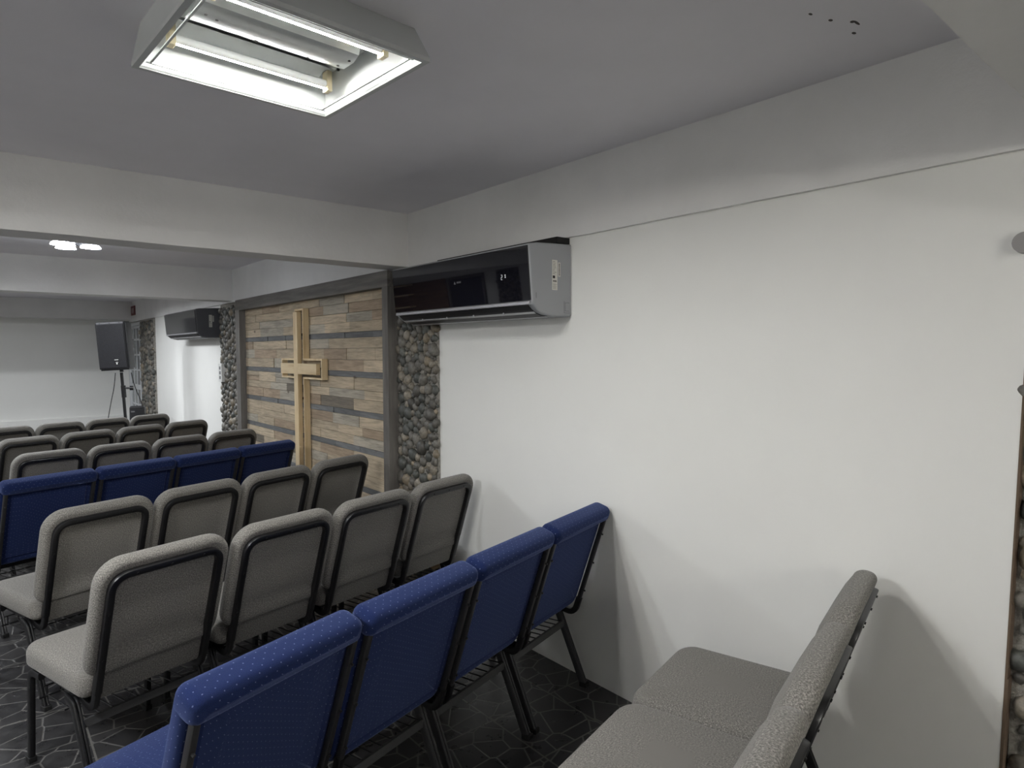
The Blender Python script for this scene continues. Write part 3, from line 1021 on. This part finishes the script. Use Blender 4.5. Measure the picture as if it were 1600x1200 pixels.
batten('added two-tube fill batten over the left half nearest the camera', (-1.5, 1.5, 2.42), 0)  # added out of view to lift ceiling and walls
batten('added two-tube fill batten on the back wall behind the camera', (.6, YB + .09, 1.95), 0, lit='wall_batten_fill').rotation_euler = (rad(90), 0, 0)  # added behind the camera as soft fill
troffer('added two-tube fill light left of the nearest one', (-1.15, 1.9, 2.400), rad(2), lit='tube_unseen')  # added out of view to light the lower right wall
troffer('added two-tube fill light left of the three-bulb lamp', (-.95, 5.6, 2.400), 0, lit='tube_unseen')  # added out of view to light the planks but not the beam
troffer('added two-tube fill light at the far left', (-1.0, 10.6, 2.400), 0, lit='tube_unseen')  # added out of view to brighten the far wall

# ------------------------------------------------------------------ loudspeaker on stand
SX, SY = 1.56, 9.85
lean = Matrix.Rotation(rad(2.6), 4, 'Y')
stand = thing('speaker_stand', 'black tripod stand under the loudspeaker by the far wall', 'speaker stand', (SX + .02, SY + .12, 0))
bm = bmesh.new(); cyl(bm, (0, 0, .25), (-.052, 0, 1.335), .019, n=16); link('pole', bm, M['black'], stand, True)
bm = bmesh.new(); cyl(bm, (-.030, 0, 1.00), (-.038, 0, 1.16), .029, n=16); link('collar', bm, M['black'], stand, True)
bm = bmesh.new(); cyl(bm, (-.02, -.01, 1.125), (.045, -.03, 1.125), .012, n=12); cyl(bm, (.035, -.027, 1.125), (.075, -.039, 1.125), .030, n=14); link('knob', bm, M['black'], stand, True)
for k in range(3):
    a = rad(80 + 120 * k)
    d = Vector((math.cos(a), math.sin(a), 0))
    bm = bmesh.new()
    cyl(bm, Vector((-.01, 0, .55)) + d * .03, d * .52 + Vector((0, 0, .02)), .011, n=10)
    cyl(bm, Vector((0, 0, .28)), d * .30 + Vector((0, 0, .345)), .008, n=8)
    lg = link('leg', bm, M['black'], stand, True)
    bm = bmesh.new(); cyl(bm, d * .51 + Vector((0, 0, .0)), d * .51 + Vector((0, 0, .045)), .016, n=10); link('rubber_foot', bm, M['rubber'], lg)

spk = thing('loudspeaker', 'large black loudspeaker on the tripod stand before the far wall', 'loudspeaker', (SX - .048, SY + .09, 1.372), rad(-14))
spk.rotation_euler = (rad(1.5), rad(-3.2), rad(-38)); spk.scale = (.96, .85, 1)
# trapezoid cabinet: wide front towards the camera (-y), narrow rear
bm = bmesh.new()
pl = [(-.205, -.16), (.205, -.16), (.20, .0), (.13, .16), (-.13, .16), (-.20, .0)]
A = [bm.verts.new((x, y, 0.0)) for x, y in pl]; B = [bm.verts.new((x, y, .635)) for x, y in pl]
bm.faces.new(A); bm.faces.new(B)
for i in range(6): bm.faces.new((A[i], A[(i + 1) % 6], B[(i + 1) % 6], B[i]))
bmesh.ops.bevel(bm, geom=bm.edges[:], offset=.018, segments=3, affect='EDGES')
link('cabinet', bm, M['spk'], spk, True)
bm = bmesh.new(); box(bm, -.178, .178, -.172, -.155, .03, .60, bev=.006); link('grille', bm, M['grille'], spk)
bm = bmesh.new(); box(bm, -.178, .178, -.168, -.155, .603, .628, bev=.003)
for x in (-.13, 0, .13): cyl(bm, (x, -.171, .616), (x, -.16, .616), .006, n=8, mi=1)
link('top_trim', bm, None, spk, mats=[M['faint'], M['black']])
bm = bmesh.new()
box(bm, .02, .078, -.178, -.165, .078, .142, bev=.002)
bd = link('badge', bm, M['black'], spk)
bm = bmesh.new(); box(bm, .024, .074, -.180, -.176, .132, .140); box(bm, .036, .072, -.180, -.176, .100, .106); cyl(bm, (.052, -.180, .086), (.052, -.174, .086), .010, n=14)
link('badge_mark', bm, M['white_plastic'], bd)
bm = bmesh.new(); cyl(bm, (0, .03, -.03), (0, .03, .002), .024, n=16); link('pole_socket', bm, M['spk'], spk, True)
bm = bmesh.new()
for s in (-1, 1): box(bm, s * .172 - .004, s * .172 + .004, .02, .10, .28, .40, bev=.003)
link('side_handle', bm, M['black'], spk)

def tube_curve(name, pts, r, m):
    cu = bpy.data.curves.new(name, 'CURVE'); cu.dimensions = '3D'
    sp = cu.splines.new('NURBS'); sp.points.add(len(pts) - 1)
    for p, q in zip(sp.points, pts): p.co = (*q, 1)
    sp.use_endpoint_u = True; sp.order_u = 3
    cu.bevel_depth = r; cu.bevel_resolution = 2
    dg = None
    o = bpy.data.objects.new(name, cu); C.objects.link(o)
    me = bpy.data.meshes.new_from_object(o)
    bpy.data.objects.remove(o)
    me.materials.append(m)
    o = bpy.data.objects.new(name, me); C.objects.link(o)
    return o
tag(tube_curve('speaker_cable', [(SX - .10, SY + .14, 1.33), (SX - .115, SY + .14, 1.15), (SX - .16, SY + .14, .95), (SX - .22, SY + .15, .6), (SX - .26, SY + .2, .2), (SX - .3, SY + .3, .006)], .005, M['rubber']), 'thin black cable hanging left of the speaker pole', 'cable')
tag(tube_curve('speaker_cable', [(SX + .09, SY + .16, 1.33), (SX + .11, SY + .16, 1.17), (SX + .19, SY + .14, .95), (SX + .26, SY + .12, .6), (SX + .31, SY + .1, .2), (SX + .34, SY + .1, .006)], .005, M['rubber']), 'thin black cable hanging right of the speaker pole', 'cable')

fs = thing('floor_speaker', 'small black speaker box standing by the glazed door', 'speaker', (1.80, 10.55, 0), rad(-12))
bm = bmesh.new(); box(bm, -.095, .095, -.12, .12, 0, .83, bev=.015); link('cabinet', bm, M['spk'], fs)
bm = bmesh.new(); box(bm, -.08, .08, -.127, -.115, .05, .79, bev=.003); link('grille', bm, M['grille'], fs)
bm = bmesh.new(); box(bm, -.075, -.03, -.129, -.12, .755, .775); link('badge_mark', bm, M['faint'], fs)

# ------------------------------------------------------------------ glazed door, sign, outlet, small things
door = thing('door_1', 'white door glazed with a grid of panes at the far right corner', 'door', (W + .03, 13.2, 0))
del door['category']
struct(door)
L = -Vector(door.location)
y0, y1, zt = 12.545, 13.865, 2.13
bm = bmesh.new()
box(bm, W - .012, W + .055, y0, y0 + .07, 0, zt); box(bm, W - .012, W + .055, y1 - .07, y1, 0, zt); box(bm, W - .012, W + .055, y0 + .07, y1 - .07, zt - .05, zt)
o = link('door_frame', bm, M['doorwhite'], door); o.location = L
bm = bmesh.new()
ya, yb = y0 + .072, y1 - .072
cols = 4; zs = [.12, .40, .67, .94, 1.02, 1.29, 1.56, 1.83, 2.06]
for k in range(cols + 1):
    y = ya + .03 + (yb - ya - .06) * k / cols
    w = .055 if k in (0, cols) else .03
    box(bm, W + .008, W + .038, y - w / 2, y + w / 2, .02, zt - .055)
for z in (.07, .40, .67, 1.29, 1.56, 1.83): box(bm, W + .010, W + .036, ya, yb, z - .016, z + .016)
box(bm, W + .009, W + .037, ya, yb, .94, 1.03); box(bm, W + .009, W + .037, ya, yb, 2.03, zt - .055)
box(bm, W + .009, W + .037, ya, yb, .02, .14)
o = link('glazing_bars', bm, M['doorwhite'], door); o.location = L
bm = bmesh.new()
cw = (yb - ya - .06) / cols
for k in range(cols):
    box(bm, W + .018, W + .026, ya + .03 + cw * k + .008, ya + .03 + cw * (k + 1) - .008, .1, 2.05, mi=1 if k == 1 else 0)
o = link('pane', bm, None, door, mats=[M['pane'], M['pane_dark']]); o.location = L
bm = bmesh.new(); box(bm, W - .03, W - .012, y0 + .09, y0 + .12, .98, 1.1, bev=.003); o = link('handle', bm, M['silver'], door); o.location = L

sg = thing('wall_sign', 'small dark red sign with pale centre above the glazed door', 'sign', (2.236, 13.2, 2.34))
L = -Vector(sg.location)
bm = bmesh.new(); box(bm, 2.222, 2.2365, 13.00, 13.34, 2.262, 2.425, bev=.002); o = link('plate', bm, M['red'], sg); o.location = L
bm = bmesh.new()
box(bm, 2.2195, 2.2225, 13.075, 13.105, 2.305, 2.385); box(bm, 2.2195, 2.2225, 13.225, 13.255, 2.305, 2.385); box(bm, 2.2195, 2.2225, 13.105, 13.225, 2.295, 2.315)
box(bm, 2.2205, 2.2225, 13.105, 13.225, 2.315, 2.385)
o = link('face_mark', bm, M['pink'], sg); o.location = L

ou = thing('wall_outlet', 'white outlet plate on the pebble pillar left of the wood panel', 'outlet', (2.19, 7.86, 1.37))
L = -Vector(ou.location)
bm = bmesh.new(); box(bm, 2.185, 2.246, 7.80, 7.92, 1.26, 1.47, bev=.004); o = link('plate', bm, M['white_plastic'], ou); o.location = L
bm = bmesh.new()
for z in (1.31, 1.365, 1.42): box(bm, 2.183, 2.187, 7.835, 7.885, z - .018, z + .018, bev=.002)
o = link('sockets', bm, M['faint'], ou); o.location = L

# crumpled tan paper lying in the rack of the wall-end grey chair
bm = bmesh.new()
nx_, ny_ = 8, 5
gr = []
for i in range(nx_ + 1):
    row = []
    for j in range(ny_ + 1):
        u_, v_ = i / nx_, j / ny_
        z = .006 + .035 * abs(noise.noise(Vector((u_ * 3, v_ * 3, 2.2)))) + .03 * math.sin(u_ * 3.1) * v_
        row.append((u_ * .16 - .08, v_ * .07 - .035, z))
    gr.append(row)
top = [[bm.verts.new(p) for p in r] for r in gr]
bot = [[bm.verts.new((p[0], p[1], p[2] - .004)) for p in r] for r in gr]
for i in range(nx_):
    for j in range(ny_):
        bm.faces.new((top[i][j], top[i + 1][j], top[i + 1][j + 1], top[i][j + 1]))
        bm.faces.new((bot[i][j], bot[i][j + 1], bot[i + 1][j + 1], bot[i + 1][j]))
for i in range(nx_):
    bm.faces.new((top[i][0], bot[i][0], bot[i + 1][0], top[i + 1][0])); bm.faces.new((top[i][ny_], top[i + 1][ny_], bot[i + 1][ny_], bot[i][ny_]))
for j in range(ny_):
    bm.faces.new((top[0][j], top[0][j + 1], bot[0][j + 1], bot[0][j])); bm.faces.new((top[nx_][j], bot[nx_][j], bot[nx_][j + 1], top[nx_][j + 1]))
pp = link('crumpled_paper', bm, M['tan'], None, True)
pp.location = (2.13, 3.27, .300); pp.scale = (1.1, 1.1, 1.3); pp.rotation_euler = (0, 0, rad(20))
tag(pp, 'crumpled tan paper in the rack under the wall-end grey chair', 'paper')

bm = bmesh.new(); cyl(bm, (W - .022, .4765, 1.897), (W + .02, .4765, 1.897), .029, .032, n=20)
tag(link('wall_plug', bm, M['stub'], None, True), 'round grey plug high on the white wall at right edge', 'plug')

# ------------------------------------------------------------------ opposite side of the room (seen mirrored in the black glass)
op = thing('wood_panel', 'brown wooden panel with shelves on the wall opposite', 'wall panel', (XL + .04, 11.7, 0))
L = -Vector(op.location)
bm = bmesh.new(); box(bm, XL + .001, XL + .03, 10.5, 13.2, 0, 2.14); o = link('backing', bm, M['brownwood'], op); o.location = L
for z in (1.65, 1.9, 2.1):
    bm = bmesh.new(); box(bm, XL + .03, XL + .18, 11.7, 13.2, z, z + .03); o = link('shelf', bm, M['pine_h'], op); o.location = L
pillar('pebble-clad pillar on the wall opposite', 8.35, 8.95, ZB - .01, xface=XL + .001, outward=1, seed=17, size=(.03, .055), sub=1, tries=4000)
win = thing('window_1', 'dark window on the wall opposite', 'window', (XL + .02, 9.9, 0)); del win['category']; struct(win)
L = -Vector(win.location)
bm = bmesh.new(); box(bm, XL + .001, XL + .012, 9.35, 10.4, .3, 2.1); o = link('pane', bm, M['pane_dark'], win); o.location = L
bm = bmesh.new()
for (a, b, c, d) in ((9.3, 9.36, .25, 2.14), (10.39, 10.45, .25, 2.14), (9.36, 10.39, .25, .31), (9.36, 10.39, 2.08, 2.14)): box(bm, XL + .001, XL + .03, a, b, c, d)
o = link('window_frame', bm, M['greywood'], win); o.location = L
